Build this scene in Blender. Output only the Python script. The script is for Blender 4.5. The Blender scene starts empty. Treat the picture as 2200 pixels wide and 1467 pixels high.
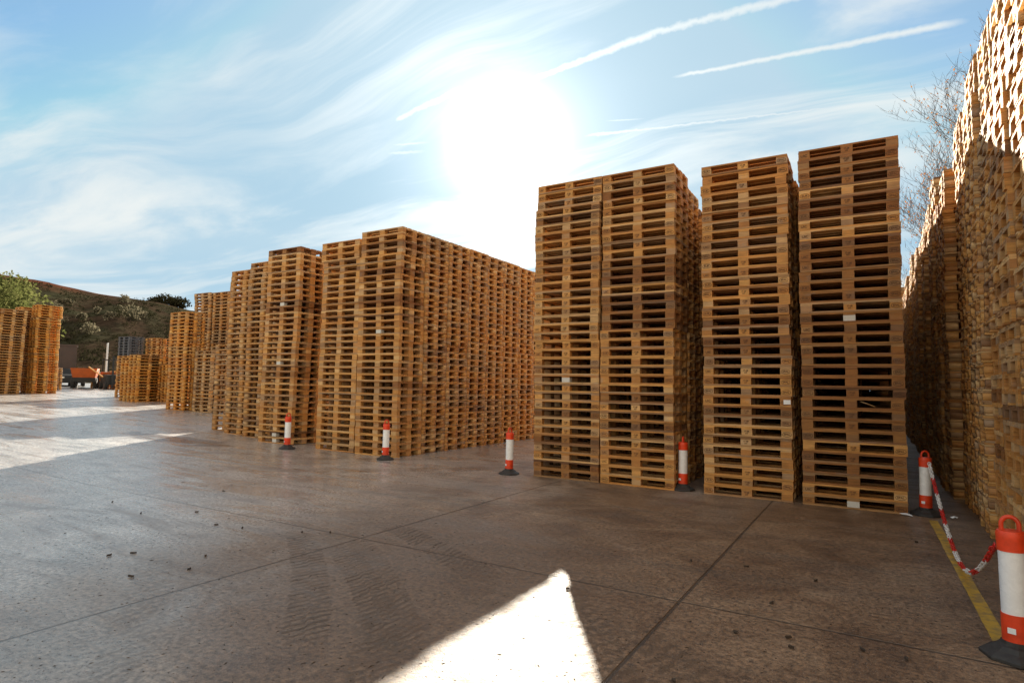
import bpy, bmesh, math, random
import numpy as np
from mathutils import Vector, Matrix
random.seed(7); rng = np.random.default_rng(11)
S = bpy.context.scene
COL = S.collection
R = math.radians

# ------------------------------------------------------------------ camera
F_PX, PITCH, YAW, ROLL, EYE = 1298.4, 0.0715, 0.5409, -0.0161, 1.5536
hv = Vector((-math.sin(YAW), math.cos(YAW), 0)); rv = Vector((hv.y, -hv.x, 0))
fw = hv * math.cos(PITCH) + Vector((0, 0, math.sin(PITCH)))
up = -hv * math.sin(PITCH) + Vector((0, 0, math.cos(PITCH)))
cr, sr = math.cos(ROLL), math.sin(ROLL)
right2 = rv * cr - up * sr; up2 = rv * sr + up * cr
cd = bpy.data.cameras.new('camera'); cam = bpy.data.objects.new('camera', cd); COL.objects.link(cam)
m = Matrix.Identity(4)
for i in range(3):
    m[i][0] = right2[i]; m[i][1] = up2[i]; m[i][2] = -fw[i]; m[i][3] = (0, 0, EYE)[i]
cam.matrix_world = m
cd.sensor_width = 36; cd.lens = F_PX / 2200 * 36; cd.clip_end = 6000; cd.clip_start = 0.05
S.camera = cam

# ------------------------------------------------------------------ light
SUN_AZ, SUN_EL = math.atan2(0.5125, 0.8279), R(22.1)     # azimuth measured from +Y towards -X
sd = Vector((-math.sin(SUN_AZ) * math.cos(SUN_EL), math.cos(SUN_AZ) * math.cos(SUN_EL), math.sin(SUN_EL)))
L = bpy.data.lights.new('sun', 'SUN'); L.energy = 5.0; L.angle = R(0.5); L.color = (1.0, 0.9, 0.74)
sun = bpy.data.objects.new('sun', L); COL.objects.link(sun)
sun.rotation_mode = 'QUATERNION'; sun.rotation_quaternion = sd.to_track_quat('Z', 'Y'); sun.location = sd * 50
S.view_settings.view_transform = 'Standard'; S.view_settings.look = 'None'
S.view_settings.exposure = 1.65; S.view_settings.gamma = 1.0

# ------------------------------------------------------------------ node helper
class NT:
    def __init__(s, tree): s.t = tree; s.n = tree.nodes; s.l = tree.links
    def set(s, sock, v):
        if isinstance(v, bpy.types.NodeSocket): s.l.new(v, sock)
        elif v is not None: sock.default_value = v
    def math(s, op, a, b=None, c=None, clamp=False):
        n = s.n.new('ShaderNodeMath'); n.operation = op; n.use_clamp = clamp
        s.set(n.inputs[0], a)
        if b is not None: s.set(n.inputs[1], b)
        if c is not None: s.set(n.inputs[2], c)
        return n.outputs[0]
    def vmath(s, op, a, b=None, out=0):
        n = s.n.new('ShaderNodeVectorMath'); n.operation = op; s.set(n.inputs[0], a)
        if b is not None: s.set(n.inputs['Scale'] if op == 'SCALE' else n.inputs[1], b)
        return n.outputs['Value'] if out == 'v' else n.outputs[0]
    def noise(s, vec, scale, detail=4, rough=0.5, dist=0.0):
        n = s.n.new('ShaderNodeTexNoise'); s.set(n.inputs['Vector'], vec)
        n.inputs['Scale'].default_value = scale; n.inputs['Detail'].default_value = detail
        n.inputs['Roughness'].default_value = rough; n.inputs['Distortion'].default_value = dist
        return n.outputs['Fac']
    def mapping(s, vec, loc=(0, 0, 0), rot=(0, 0, 0), sc=(1, 1, 1)):
        n = s.n.new('ShaderNodeMapping'); s.set(n.inputs['Vector'], vec)
        n.inputs['Location'].default_value = loc; n.inputs['Rotation'].default_value = rot; n.inputs['Scale'].default_value = sc
        return n.outputs[0]
    def smooth(s, v, a, b, x=0.0, y=1.0):
        n = s.n.new('ShaderNodeMapRange'); n.interpolation_type = 'SMOOTHSTEP'
        s.set(n.inputs[0], v); n.inputs[1].default_value = a; n.inputs[2].default_value = b
        n.inputs[3].default_value = x; n.inputs[4].default_value = y
        return n.outputs[0]
    def lin(s, v, a, b, x=0.0, y=1.0):
        n = s.n.new('ShaderNodeMapRange'); s.set(n.inputs[0], v)
        n.inputs[1].default_value = a; n.inputs[2].default_value = b; n.inputs[3].default_value = x; n.inputs[4].default_value = y
        return n.outputs[0]
    def mix(s, f, a, b, mode='MIX'):
        n = s.n.new('ShaderNodeMix'); n.data_type = 'RGBA'; n.blend_type = mode
        s.set(n.inputs[0], f); s.set(n.inputs[6], a); s.set(n.inputs[7], b)
        return n.outputs[2]
    def ramp(s, v, stops):
        n = s.n.new('ShaderNodeValToRGB'); s.set(n.inputs[0], v); e = n.color_ramp.elements
        while len(e) < len(stops): e.new(0.5)
        for k, (p, c) in enumerate(stops): e[k].position = p; e[k].color = (*c, 1)
        return n.outputs[0]
    def sep(s, v):
        n = s.n.new('ShaderNodeSeparateXYZ'); s.set(n.inputs[0], v); return n.outputs
    def comb(s, x, y, z):
        n = s.n.new('ShaderNodeCombineXYZ'); s.set(n.inputs[0], x); s.set(n.inputs[1], y); s.set(n.inputs[2], z); return n.outputs[0]

# ------------------------------------------------------------------ world: Nishita sky, cirrus, contrails
W = bpy.data.worlds.new('World'); S.world = W; W.use_nodes = True
w = NT(W.node_tree); w.n.clear()
sky = w.n.new('ShaderNodeTexSky'); sky.sky_type = 'NISHITA'; sky.sun_disc = False
sky.sun_elevation = SUN_EL; sky.sun_rotation = -SUN_AZ
sky.air_density = 1.0; sky.dust_density = 0.6; sky.ozone_density = 1.6; sky.altitude = 200
tc = w.n.new('ShaderNodeTexCoord'); D = w.vmath('NORMALIZE', tc.outputs['Generated'])
dx, dy, dz = w.sep(D)
zz = w.math('MAXIMUM', dz, 0.0)
inv = w.math('DIVIDE', 1.0, w.math('ADD', zz, 0.10))
P2 = w.comb(w.math('MULTIPLY', dx, inv), w.math('MULTIPLY', dy, inv), 0.0)
wob = w.noise(P2, 0.55, 3, 0.5)
P3 = w.vmath('ADD', P2, w.comb(w.math('MULTIPLY', wob, 1.6), w.math('MULTIPLY', wob, -0.9), 0.0))
c1 = w.noise(w.mapping(P3, rot=(0, 0, R(-38)), sc=(0.42, 1.5, 1)), 1.0, 9, 0.58, 0.6)
c2 = w.noise(w.mapping(P3, loc=(3, 1, 0), rot=(0, 0, R(-62)), sc=(0.6, 5.0, 1)), 1.2, 6, 0.5, 0.25)
c3 = w.noise(w.mapping(P2, loc=(7.3, 2.2, 0)), 0.5, 4, 0.5)
cir = w.math('MULTIPLY', w.smooth(c1, 0.42, 0.58), w.lin(c2, 0.3, 0.66, 0.62, 1.0))
cir = w.math('MULTIPLY', cir, w.smooth(c3, 0.30, 0.60, 0.35, 1.0))
veil = w.smooth(c3, 0.35, 0.7, 0.04, 0.22)
cir = w.math('MINIMUM', w.math('ADD', w.math('MULTIPLY', cir, 0.85), veil), 0.92)
def contrail(a, b, width, strength, grow=0.0, seed=0.0, joined=False):
    a = Vector(a).normalized(); b = Vector(b).normalized()
    n = a.cross(b).normalized(); mid = (a + b).normalized(); t = n.cross(mid).normalized()
    half = math.sin(a.angle(b) / 2)
    if a.dot(t) > 0: t = -t
    width *= .78; grow *= .8
    ac = w.vmath('DOT_PRODUCT', D, tuple(n), 'v'); al = w.vmath('DOT_PRODUCT', D, tuple(t), 'v')
    puff = w.noise(w.vmath('ADD', D, (seed, seed, 0)), 70, 4, 0.6)
    broad = w.noise(w.vmath('ADD', D, (seed, 0, 0)), 9, 2, 0.5)
    off = w.math('ADD', w.math('MULTIPLY', w.math('SUBTRACT', puff, 0.5), width * 1.9), w.math('MULTIPLY', w.math('SUBTRACT', broad, 0.5), width * 1.4))
    d = w.math('ABSOLUTE', w.math('ADD', ac, off))
    wd = w.math('ADD', width, w.math('MULTIPLY', w.lin(al, -half, half), grow))
    core = w.math('SUBTRACT', 1.0, w.smooth(w.math('DIVIDE', d, wd), 0.0, 1.4)); strength *= .92
    e0, e1 = (0.012, 0.0) if joined else (0.01, 0.04)
    rng_ = w.math('MULTIPLY', w.smooth(al, -half - e0, -half + e1 * .8), w.smooth(al, half - e1, half + e0, 1.0, 0.0))
    front = w.smooth(w.vmath('DOT_PRODUCT', D, tuple(mid), 'v'), 0.3, 0.5)
    return w.math('MULTIPLY', w.math('MULTIPLY', w.math('MULTIPLY', core, rng_), front), strength)
trails = [contrail((-.615, .678, .404), (-.534, .719, .4446), .0055, .7, .003, 0, True),
          contrail((-.534, .719, .4446), (-.462, .762, .4535), .0050, .8, .001, 1.1, True),
          contrail((-.462, .762, .4535), (-.268, .819, .5085), .0052, .95, .003, 2.1, True),
          contrail((-.268, .819, .5085), (-.075, .850, .5205), .0068, .85, .003, 4.7, True),
          contrail((-.2487, .8553, .4546), (.112, .886, .4500), .0040, .95, .0035, 1.3),
          contrail((-.3829, .8386, .3875), (.0034, .9225, .386), .0042, .75, -.002, 3.1),
          contrail((-.0127, .9187, .3946), (.0604, .9203, .3879), .0028, .4, 0, 5.1),
          contrail((-.3536, .8427, .4059), (-.2814, .8692, .4065), .0020, .5, 0, 6.1),
          contrail((-.6418, .6753, .3634), (-.5827, .7208, .3755), .0030, .5, 0, 8.1),
          contrail((-.650, .668, .350), (-.590, .720, .362), .0040, .45, 0, 9.1)]
tr = trails[0]
for q in trails[1:]: tr = w.math('MAXIMUM', tr, q)
cl = w.math('MAXIMUM', cir, tr)
cl = w.math('MULTIPLY', cl, w.smooth(dz, 0.0, 0.08))
# brightness of thin cloud rises towards the sun (forward scattering), plus the hazy aureole round the sun
cs = w.math('MAXIMUM', w.vmath('DOT_PRODUCT', D, tuple(sd), 'v'), 0.0)
fwd = w.math('ADD', 5.8, w.math('MULTIPLY', w.math('POWER', cs, 30.0), 3.0))
ccol = w.vmath('SCALE', (0.95, 1.0, 0.99), fwd)
skyc = w.mix(1.0, sky.outputs[0], (.75, 1.0, 1.0, 1), 'MULTIPLY')
skyc = w.vmath('MINIMUM', skyc, (2.7, 4.1, 5.1))
base = w.mix(cl, skyc, ccol)
# unseen warm cloud bank added behind the viewer to brighten the pallet fronts
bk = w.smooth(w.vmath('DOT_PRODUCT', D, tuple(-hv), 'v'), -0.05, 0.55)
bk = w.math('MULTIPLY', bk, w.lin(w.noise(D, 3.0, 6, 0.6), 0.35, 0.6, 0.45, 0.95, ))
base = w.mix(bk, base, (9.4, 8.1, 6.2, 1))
aur = w.math('ADD', w.math('MULTIPLY', w.math('POWER', cs, 1100.0), 120.0),
             w.math('ADD', w.math('MULTIPLY', w.math('POWER', cs, 220.0), 3.5), w.math('ADD', w.math('MULTIPLY', w.math('POWER', cs, 26.0), 0.35), w.math('MULTIPLY', w.math('POWER', cs, 70.0), 1.9))))
glow = w.vmath('SCALE', (1.0, 0.985, 0.93), aur)
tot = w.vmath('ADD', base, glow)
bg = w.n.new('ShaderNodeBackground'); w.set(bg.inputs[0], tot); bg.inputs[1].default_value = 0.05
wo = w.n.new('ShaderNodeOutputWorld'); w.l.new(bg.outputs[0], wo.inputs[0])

# ------------------------------------------------------------------ materials
def mat(name):
    M = bpy.data.materials.new(name); M.use_nodes = True; t = NT(M.node_tree); b = t.n['Principled BSDF']; return M, t, b
def plain(name, col, rough=0.6, var=0.12, scale=20, metal=0.0, bump=0.1):
    M, t, b = mat(name); c = t.n.new('ShaderNodeTexCoord').outputs['Object']
    n = t.noise(c, scale, 5, 0.6); k = t.lin(n, 0.25, 0.75, 1 - var * 1.6, 1 + var)
    t.set(b.inputs['Base Color'], t.vmath('SCALE', tuple(col), k))
    t.set(b.inputs['Roughness'], t.lin(n, 0.3, 0.7, max(.05, rough - .1), min(1, rough + .1))); b.inputs['Metallic'].default_value = metal
    if bump:
        bp = t.n.new('ShaderNodeBump'); bp.inputs['Strength'].default_value = bump; bp.inputs['Distance'].default_value = 0.01
        t.set(bp.inputs['Height'], n); t.set(b.inputs['Normal'], bp.outputs[0])
    return M
def wood(name, src, tint=(1, 1, 1)):
    M, t, b = mat(name); co = t.n.new('ShaderNodeTexCoord').outputs['Object']
    if src == 'object': r = t.n.new('ShaderNodeObjectInfo').outputs['Random']
    else:
        a = t.n.new('ShaderNodeAttribute'); a.attribute_name = 'tone'; r = a.outputs['Fac']
    r2 = t.math('FRACT', t.math('MULTIPLY', r, 37.7))
    off = t.comb(t.math('MULTIPLY', r, 91.0), t.math('MULTIPLY', r2, 57.0), t.math('MULTIPLY', r2, 13.0))
    v = t.vmath('ADD', co, off)
    grain = t.noise(t.mapping(v, sc=(2.2, 24, 60)), 1.6, 6, 0.65, 0.6)
    blot = t.noise(v, 3.5, 4, 0.6)
    knot = t.noise(t.mapping(v, sc=(1, 3, 3)), 9.0, 2, 0.5)
    base = t.ramp(r, [(0.0, (.44, .190, .050)), (0.16, (.56, .250, .058)), (0.40, (.66, .345, .100)), (0.58, (.54, .245, .064)),
                      (0.72, (.40, .245, .13)), (0.86, (.75, .46, .19)), (1.0, (.27, .13, .052))])
    g = t.lin(grain, 0.3, 0.72, 1.18, 0.58)
    g = t.math('MULTIPLY', g, t.lin(blot, 0.3, 0.7, 0.78, 1.18))
    g = t.math('MULTIPLY', g, t.smooth(knot, 0.70, 0.76, 1.0, 0.5))
    c = t.vmath('SCALE', base, g)
    grey = t.mix(t.math('MULTIPLY', t.smooth(blot, 0.52, 0.68), t.smooth(r2, 0.45, 0.9, 0.0, 0.55)), c, (.31, .26, .21, 1))
    c = t.mix(1.0, grey, (*tint, 1), 'MULTIPLY')
    if src == 'attr':
        a2 = t.n.new('ShaderNodeAttribute'); a2.attribute_name = 'amber'
        c = t.mix(a2.outputs['Fac'], c, t.mix(1.0, c, (1.2, .98, .36, 1), 'MULTIPLY'))
    t.set(b.inputs['Base Color'], c); b.inputs['Roughness'].default_value = 0.72
    bp = t.n.new('ShaderNodeBump'); bp.inputs['Strength'].default_value = 0.25; bp.inputs['Distance'].default_value = 0.004
    t.set(bp.inputs['Height'], grain); t.set(b.inputs['Normal'], bp.outputs[0])
    return M
M_wood = wood('pallet_wood', 'object'); M_wood_s = wood('pallet_wood_stock', 'attr')
M_wood_dark = wood('pallet_wood_weathered', 'object', (.56, .49, .44))
M_white = plain('white_paint', (.62, .60, .55), .5, .08, 40)
M_sticker = plain('sticker_paper', (.82, .84, .86), .35, .05, 60, bump=0)
M_ink = plain('brand_ink', (.10, .045, .02), .8, .2, 60, bump=0)
M_orange = plain('orange_plastic', (.78, .060, .012), .42, .24, 9, bump=.03)
M_band = plain('reflective_white', (.86, .87, .88), .25, .06, 12, bump=0)
M_rubber = plain('black_rubber', (.035, .032, .03), .6, .3, 30, bump=.3)
M_red = plain('red_plastic', (.62, .02, .012), .35, .1, 30, bump=0)
M_chainw = plain('white_plastic', (.80, .78, .75), .35, .05, 30, bump=0)

# ground: damp, dusty concrete yard
M_ground, t, b = mat('yard_concrete')
co = t.n.new('ShaderNodeTexCoord').outputs['Object']; gx, gy, gz = t.sep(co)
big = t.noise(co, 0.22, 5, 0.55, 0.6); med = t.noise(co, 1.3, 7, 0.66, 0.8); fine = t.noise(co, 26, 7, 0.78); speck = t.noise(co, 95, 3, 0.6)
sm = t.noise(t.mapping(co, rot=(0, 0, R(24)), sc=(0.35, 2.6, 1)), 1.0, 6, 0.6, 1.0)
damp = t.smooth(t.math('ADD', t.math('MULTIPLY', gx, -0.05), t.math('MULTIPLY', big, 0.6)), 0.36, 0.75)     # wetter to the left of the yard; also masks the painted sheen
c = t.ramp(med, [(0.25, (.075, .040, .022)), (0.43, (.165, .094, .050)), (0.58, (.245, .152, .088)), (0.8, (.35, .24, .15))])
c = t.mix(t.smooth(sm, 0.50, 0.68, 0, .62), c, (.135, .082, .045, 1))
c = t.mix(t.smooth(big, 0.52, 0.66, 0, .35), c, (.31, .27, .225, 1))
c = t.vmath('SCALE', c, t.lin(fine, 0.40, 0.60, 0.42, 1.5))
c = t.mix(t.smooth(speck, 0.60, 0.68, 0, .75), c, (.06, .04, .028, 1))
c = t.mix(t.smooth(speck, 0.39, 0.32, 0, .5), c, (.48, .43, .37, 1))
c = t.mix(t.math('MULTIPLY', damp, 0.72), c, t.vmath('SCALE', (.64, .63, .61), t.math('MULTIPLY', t.lin(fine, .40, .60, .5, 1.35), t.lin(med, .3, .7, .62, 1.2))))  # pale grey puts the sky sheen on the damp left side into the colour
c = t.mix(t.math('MULTIPLY', damp, t.smooth(sm, 0.52, 0.66, 0, .55)), c, (.15, .095, .06, 1))
mudr = t.vmath('DISTANCE', co, (-3.7, 3.9, 0.0), 'v')
mud = t.math('MULTIPLY', t.smooth(mudr, 1.2, 2.8, 1.0, 0.0), t.smooth(med, .34, .60, .25, .8))
c = t.mix(mud, c, t.vmath('SCALE', (.16, .10, .062), t.lin(fine, .40, .60, .5, 1.45)))
damp = t.math('MULTIPLY', damp, t.math('SUBTRACT', 1.0, t.math('MULTIPLY', mud, .7)))
sweep = None
for cx_, cy_, rad_, w_ in ((-14.5, 17.0, 11.2, .22), (-14.5, 17.0, 9.6, .20), (-16.5, 17.5, 12.9, .25), (-1.5, 16.0, 7.6, .18), (-1.5, 16.0, 6.1, .18)):
    dd_ = t.math('ABSOLUTE', t.math('SUBTRACT', t.math('ADD', t.vmath('DISTANCE', co, (cx_, cy_, 0.0), 'v'), t.math('MULTIPLY', t.math('SUBTRACT', big, .5), .6)), rad_))
    e_ = t.smooth(dd_, w_ * .5, w_, 1.0, 0.0); sweep = e_ if sweep is None else t.math('MAXIMUM', sweep, e_)
sweep = t.math('MULTIPLY', sweep, t.smooth(t.noise(co, 3.0, 6, .7), .38, .62))
c = t.mix(t.math('MULTIPLY', t.math('MULTIPLY', sweep, t.smooth(gy, 5.6, 7.5)), .6), c, (.10, .058, .032, 1))
pud = t.vmath('LENGTH', t.mapping(t.vmath('ADD', co, (14.9, -8.6, 0.0)), rot=(0, 0, R(-62)), sc=(.42, 1.9, 1)), None, 'v')
pudm = t.smooth(t.math('ADD', pud, t.math('MULTIPLY', t.math('SUBTRACT', med, .5), 2.2)), .75, 1.05, 1.0, 0.0)
c = t.mix(t.math('MULTIPLY', pudm, .8), c, (.06, .034, .02, 1))
# muddy tyre prints: straight bands of lugs
def band(p0, p1, width, lug, depth=1.0, seed=0.0):
    (x0, y0), (x1, y1) = p0, p1; Ln = math.hypot(x1 - x0, y1 - y0); a = math.atan2(y1 - y0, x1 - x0); ca, sa = math.cos(a), math.sin(a)
    X = t.math('SUBTRACT', gx, x0); Y = t.math('SUBTRACT', gy, y0)
    u = t.math('ADD', t.math('MULTIPLY', X, ca), t.math('MULTIPLY', Y, sa))
    v = t.math('SUBTRACT', t.math('MULTIPLY', Y, ca), t.math('MULTIPLY', X, sa))
    v = t.math('ADD', v, t.math('MULTIPLY', t.math('SUBTRACT', med, 0.5), 0.10))
    v = t.math('ADD', v, t.math('MULTIPLY', t.math('POWER', t.math('SUBTRACT', u, Ln / 2), 2.0), 0.03 + 0.01 * seed))
    av = t.math('ABSOLUTE', v)
    m1 = t.smooth(av, width * .42, width * .5, 1.0, 0.0)
    m2 = t.math('MULTIPLY', t.smooth(u, -.15, .2), t.smooth(u, Ln - .25, Ln + .1, 1.0, 0.0))
    wv = t.math('ADD', t.math('MULTIPLY', v, 0.35 + .25 * seed), t.math('MULTIPLY', t.math('SUBTRACT', t.noise(co, 4.0 + seed, 2, .5), .5), .06))
    pf = t.math('DIVIDE', t.math('ADD', u, t.math('ADD', wv, t.math('MULTIPLY', t.smooth(v, -.01, .01), lug * .5))), lug)
    ph = t.math('FRACT', pf); rn = t.math('FRACT', t.math('MULTIPLY', t.math('SINE', t.math('ADD', t.math('MULTIPLY', t.math('FLOOR', pf), 12.9), seed)), 437.5))
    l = t.math('MULTIPLY', t.smooth(ph, .08, .2), t.smooth(ph, .45, .6, 1.0, 0.0))
    l = t.math('ADD', t.math('MULTIPLY', t.math('MULTIPLY', l, t.lin(rn, 0, 1, .25, 1.0)), 0.92), 0.08)
    k = t.math('MULTIPLY', t.math('MULTIPLY', m1, m2), t.math('MULTIPLY', l, t.math('MULTIPLY', t.smooth(t.math('ADD', med, t.math('MULTIPLY', t.math('SUBTRACT', fine, .5), 1.6)), .38, .60), depth)))
    return k
prints = [band((-5.1, 4.4), (-2.9, 2.6), .30, .085, .85), band((-4.3, 4.2), (-2.35, 2.75), .28, .075, .8, 1), band((-4.75, 4.75), (-2.3, 2.9), .26, .09, .55, 2),
          band((-4.45, 5.1), (-2.7, 4.2), .34, .08, .7, 1), band((-5.6, 4.6), (-3.8, 4.1), .3, .08, .6, -1), band((-2.1, 4.35), (-.6, 2.3), .34, .12, .5),
          band((-1.35, 3.9), (-.45, 2.9), .3, .12, .45, 1), band((-3.3, 3.6), (-1.9, 2.0), .3, .09, .35, 1), band((-5.6, 3.2), (-3.3, 1.7), .3, .1, .3, 1),
          band((-11.5, 8.2), (-6.6, 15.5), .34, .13, .38), band((-9.6, 8.0), (-5.9, 15.5), .34, .13, .45, .3), band((-15, 7.6), (-9, 8.6), .5, .16, .4, .5)]
pk = prints[0]
for q in prints[1:]: pk = t.math('MAXIMUM', pk, q)
c = t.mix(t.math('MULTIPLY', pk, 0.95), c, (.075, .042, .022, 1))
# sawn joints of the slab
def joint(axis, pos, wd=0.011):
    g = gx if axis == 'x' else gy
    d = t.math('ABSOLUTE', t.math('ADD', t.math('SUBTRACT', g, pos), t.math('MULTIPLY', t.math('SUBTRACT', med, .5), .02)))
    return t.smooth(d, wd * .5, wd * 1.5, 1.0, 0.0)
jj = None
for ax, ps in (('x', (-1.2575, -4.45, -8.53, -12.6, 4.2)), ('y', (4.53, 0.6))):
    for p in ps:
        q = joint(ax, p)
        jj = q if jj is None else t.math('MAXIMUM', jj, q)
jj = t.math('MULTIPLY', jj, t.lin(fine, .3, .6, .5, 1.0))
c = t.mix(t.math('MULTIPLY', jj, .85), c, (.035, .024, .016, 1))
t.set(b.inputs['Base Color'], c)
rg = t.math('ADD', t.lin(fine, .3, .7, .34, .58), t.math('MULTIPLY', damp, -0.26))
rg = t.math('ADD', rg, t.math('MULTIPLY', t.smooth(sm, .45, .66), 0.16))
rg = t.math('ADD', rg, t.math('MULTIPLY', pk, 0.25), clamp=True)
t.set(b.inputs['Roughness'], rg); b.inputs['Specular IOR Level'].default_value = 0.7
t.set(b.inputs['Coat Weight'], t.math('MULTIPLY', damp, 1.0)); t.set(b.inputs['Coat Roughness'], t.lin(sm, .4, .65, .22, .5)); b.inputs['Coat IOR'].default_value = 1.6
h = t.math('ADD', t.math('MULTIPLY', fine, 0.55), t.math('MULTIPLY', speck, 0.30))
h = t.math('ADD', h, t.math('MULTIPLY', t.noise(co, 7, 3, .5), .8))
h = t.math('SUBTRACT', h, t.math('MULTIPLY', jj, 1.2)); h = t.math('ADD', h, t.math('MULTIPLY', pk, 0.6))
bp = t.n.new('ShaderNodeBump'); bp.inputs['Strength'].default_value = 0.75; bp.inputs['Distance'].default_value = 0.030
t.set(bp.inputs['Height'], h); t.set(b.inputs['Normal'], bp.outputs[0])

# ------------------------------------------------------------------ object helpers
def G(x):                        # the yard rises gently to the left
    return 0.02 * (-10 - max(x, -60)) if x < -10 else 0.0
def tag(o, label=None, cat=None, group=None, kind=None):
    if label: o['label'] = label
    if cat: o['category'] = cat
    if group: o['group'] = group
    if kind: o['kind'] = kind
    return o
def empty(name, loc, label, cat, group=None, rz=0.0):
    o = bpy.data.objects.new(name, None); COL.objects.link(o); o.location = loc; o.rotation_euler = (0, 0, rz)
    o.empty_display_size = 0.1
    return tag(o, label, cat, group)
def link(name, me, parent=None, loc=None, label=None):
    o = bpy.data.objects.new(name, me); COL.objects.link(o)
    if parent is not None: o.parent = parent
    if loc is not None: o.location = loc
    if label: o['label'] = label
    return o
class MB:
    def __init__(s): s.v = []; s.f = []; s.t = []; s.n = 0
    def add(s, verts, faces, tone=None):
        s.v.extend(verts); s.f.extend([tuple(i + s.n for i in f) for f in faces]); s.n += len(verts)
        if tone is not None: s.t.extend([tone] * len(faces))
    def box(s, x0, x1, y0, y1, z0, z1, tone=None, M=None):
        vs = [(x, y, z) for z in (z0, z1) for y in (y0, y1) for x in (x0, x1)]
        if M is not None: vs = [tuple(M @ Vector(v)) for v in vs]
        s.add(vs, [(0, 2, 3, 1), (4, 5, 7, 6), (0, 1, 5, 4), (2, 6, 7, 3), (0, 4, 6, 2), (1, 3, 7, 5)], tone)
    def lathe(s, prof, n=24, c=(0, 0, 0)):
        vs = []; fs = []
        for r, z in prof:
            for k in range(n):
                a = 2 * math.pi * k / n; vs.append((c[0] + r * math.cos(a), c[1] + r * math.sin(a), c[2] + z))
        for i in range(len(prof) - 1):
            for k in range(n):
                fs.append((i * n + k, i * n + (k + 1) % n, (i + 1) * n + (k + 1) % n, (i + 1) * n + k))
        fs.append(tuple(reversed(range(n)))); fs.append(tuple(range((len(prof) - 1) * n, len(prof) * n)))
        s.add(vs, fs)
    def tube(s, pts, rad, n=8, closed=False):
        pts = [Vector(p) for p in pts]; N = len(pts); rr = rad if isinstance(rad, (list, tuple)) else [rad] * N
        vs = []; fs = []; prev = None
        for i, p in enumerate(pts):
            d = (pts[(i + 1) % N] - pts[i - 1]) if closed else (pts[min(i + 1, N - 1)] - pts[max(i - 1, 0)])
            d.normalize()
            if prev is None: u = d.orthogonal().normalized()
            else: u = (prev - d * prev.dot(d)).normalized()
            prev = u; vv = d.cross(u)
            for k in range(n):
                a = 2 * math.pi * k / n; q = p + (u * math.cos(a) + vv * math.sin(a)) * rr[i]; vs.append(tuple(q))
        for i in range(N if closed else N - 1):
            j = (i + 1) % N
            for k in range(n): fs.append((i * n + k, i * n + (k + 1) % n, j * n + (k + 1) % n, j * n + k))
        if not closed: fs.append(tuple(reversed(range(n)))); fs.append(tuple(range((N - 1) * n, N * n)))
        s.add(vs, fs)
    def mesh(s, name, material, smooth=False, bevel=0.0):
        me = bpy.data.meshes.new(name); me.from_pydata([tuple(v) for v in s.v], [], s.f)
        if s.t:
            a = me.attributes.new('tone', 'FLOAT', 'FACE'); a.data.foreach_set('value', s.t)
        if material: me.materials.append(material)
        if bevel:
            bm = bmesh.new(); bm.from_mesh(me)
            bmesh.ops.bevel(bm, geom=[e for e in bm.edges if len(e.link_faces) == 2 and e.calc_face_angle(0) > 0.6], offset=bevel, segments=2, affect='EDGES', profile=0.7)
            bm.to_mesh(me); bm.free()
        if smooth:
            me.polygons.foreach_set('use_smooth', [True] * len(me.polygons))
            try: me.set_sharp_from_angle(angle=R(35))
            except Exception: pass
        me.update(); return me
    def obj(s, name, material, parent=None, smooth=False, bevel=0.0, loc=None, label=None):
        return link(name, s.mesh(name, material, smooth, bevel), parent, loc, label)

# ------------------------------------------------------------------ ground sheet
g = MB(); xs = [-1500, -300, -60, -35, -10, 0, 60, 1500]; ys = [-1500, -60, -10, 0, 20, 60, 1500]
g.add([(x, y, G(x)) for y in ys for x in xs],
      [(j * len(xs) + i, j * len(xs) + i + 1, (j + 1) * len(xs) + i + 1, (j + 1) * len(xs) + i) for j in range(len(ys) - 1) for i in range(len(xs) - 1)])
tag(g.obj('ground', M_ground), kind='structure')
M_yel, t, b = mat('yellow_line_paint'); cc = t.n.new('ShaderNodeTexCoord').outputs['Object']
t.set(b.inputs['Base Color'], t.mix(t.smooth(t.noise(cc, 9, 6, .7), .40, .62, 0, .75), (.60, .37, .045, 1), (.24, .17, .09, 1)))
b.inputs['Roughness'].default_value = .6
g = MB(); n = 24
g.add([(0.565 + 0.078 * k / n + s * (.045 + random.uniform(-.003, .003)), 9.0 - 4.25 * k / n, .004) for k in range(n + 1) for s in (-1, 1)],
      [(2 * k, 2 * k + 2, 2 * k + 3, 2 * k + 1) for k in range(n)])
tag(g.obj('road_marking', M_yel), kind='structure')

# ------------------------------------------------------------------ pallets
XB = (-.5275, 0, .5275); YB = ((-.35, .10), (0, .145), (.35, .10)); YD = ((-.3275, .145), (-.17, .10), (0, .145), (.17, .10), (.3275, .145))
PH = .144
def jit(a): return random.uniform(-a, a)
def deck_mesh(k):
    mb = MB()
    for x in XB: mb.box(x - .0725 + jit(.003), x + .0725 + jit(.003), -.40 + jit(.004), .40 + jit(.004), .1005, .1215)
    for y, wd in YD:
        bow = jit(.003)
        mb.box(-.60 + jit(.006), .60 + jit(.006), y - wd / 2 + jit(.003), y + wd / 2 + jit(.003), .122 + bow * .2, .1432)
    return mb.mesh('top_deck', M_wood)
decks = [deck_mesh(k) for k in range(5)]
def block_mesh(wy):
    mb = MB(); a = jit(.02); Mx = Matrix.Rotation(a, 4, 'Z'); e = jit(.004)
    mb.box(-.0725, .0725 + e, -wy / 2 + jit(.003), wy / 2 + jit(.003), .0225, .1, None, Mx)
    return mb.mesh('block', M_wood, bevel=.002)
blk = {wd: [block_mesh(wd) for _ in range(4)] for wd in (.10, .145)}
def clone_mat(me, M): c = me.copy(); c.materials.clear(); c.materials.append(M); return c
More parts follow.
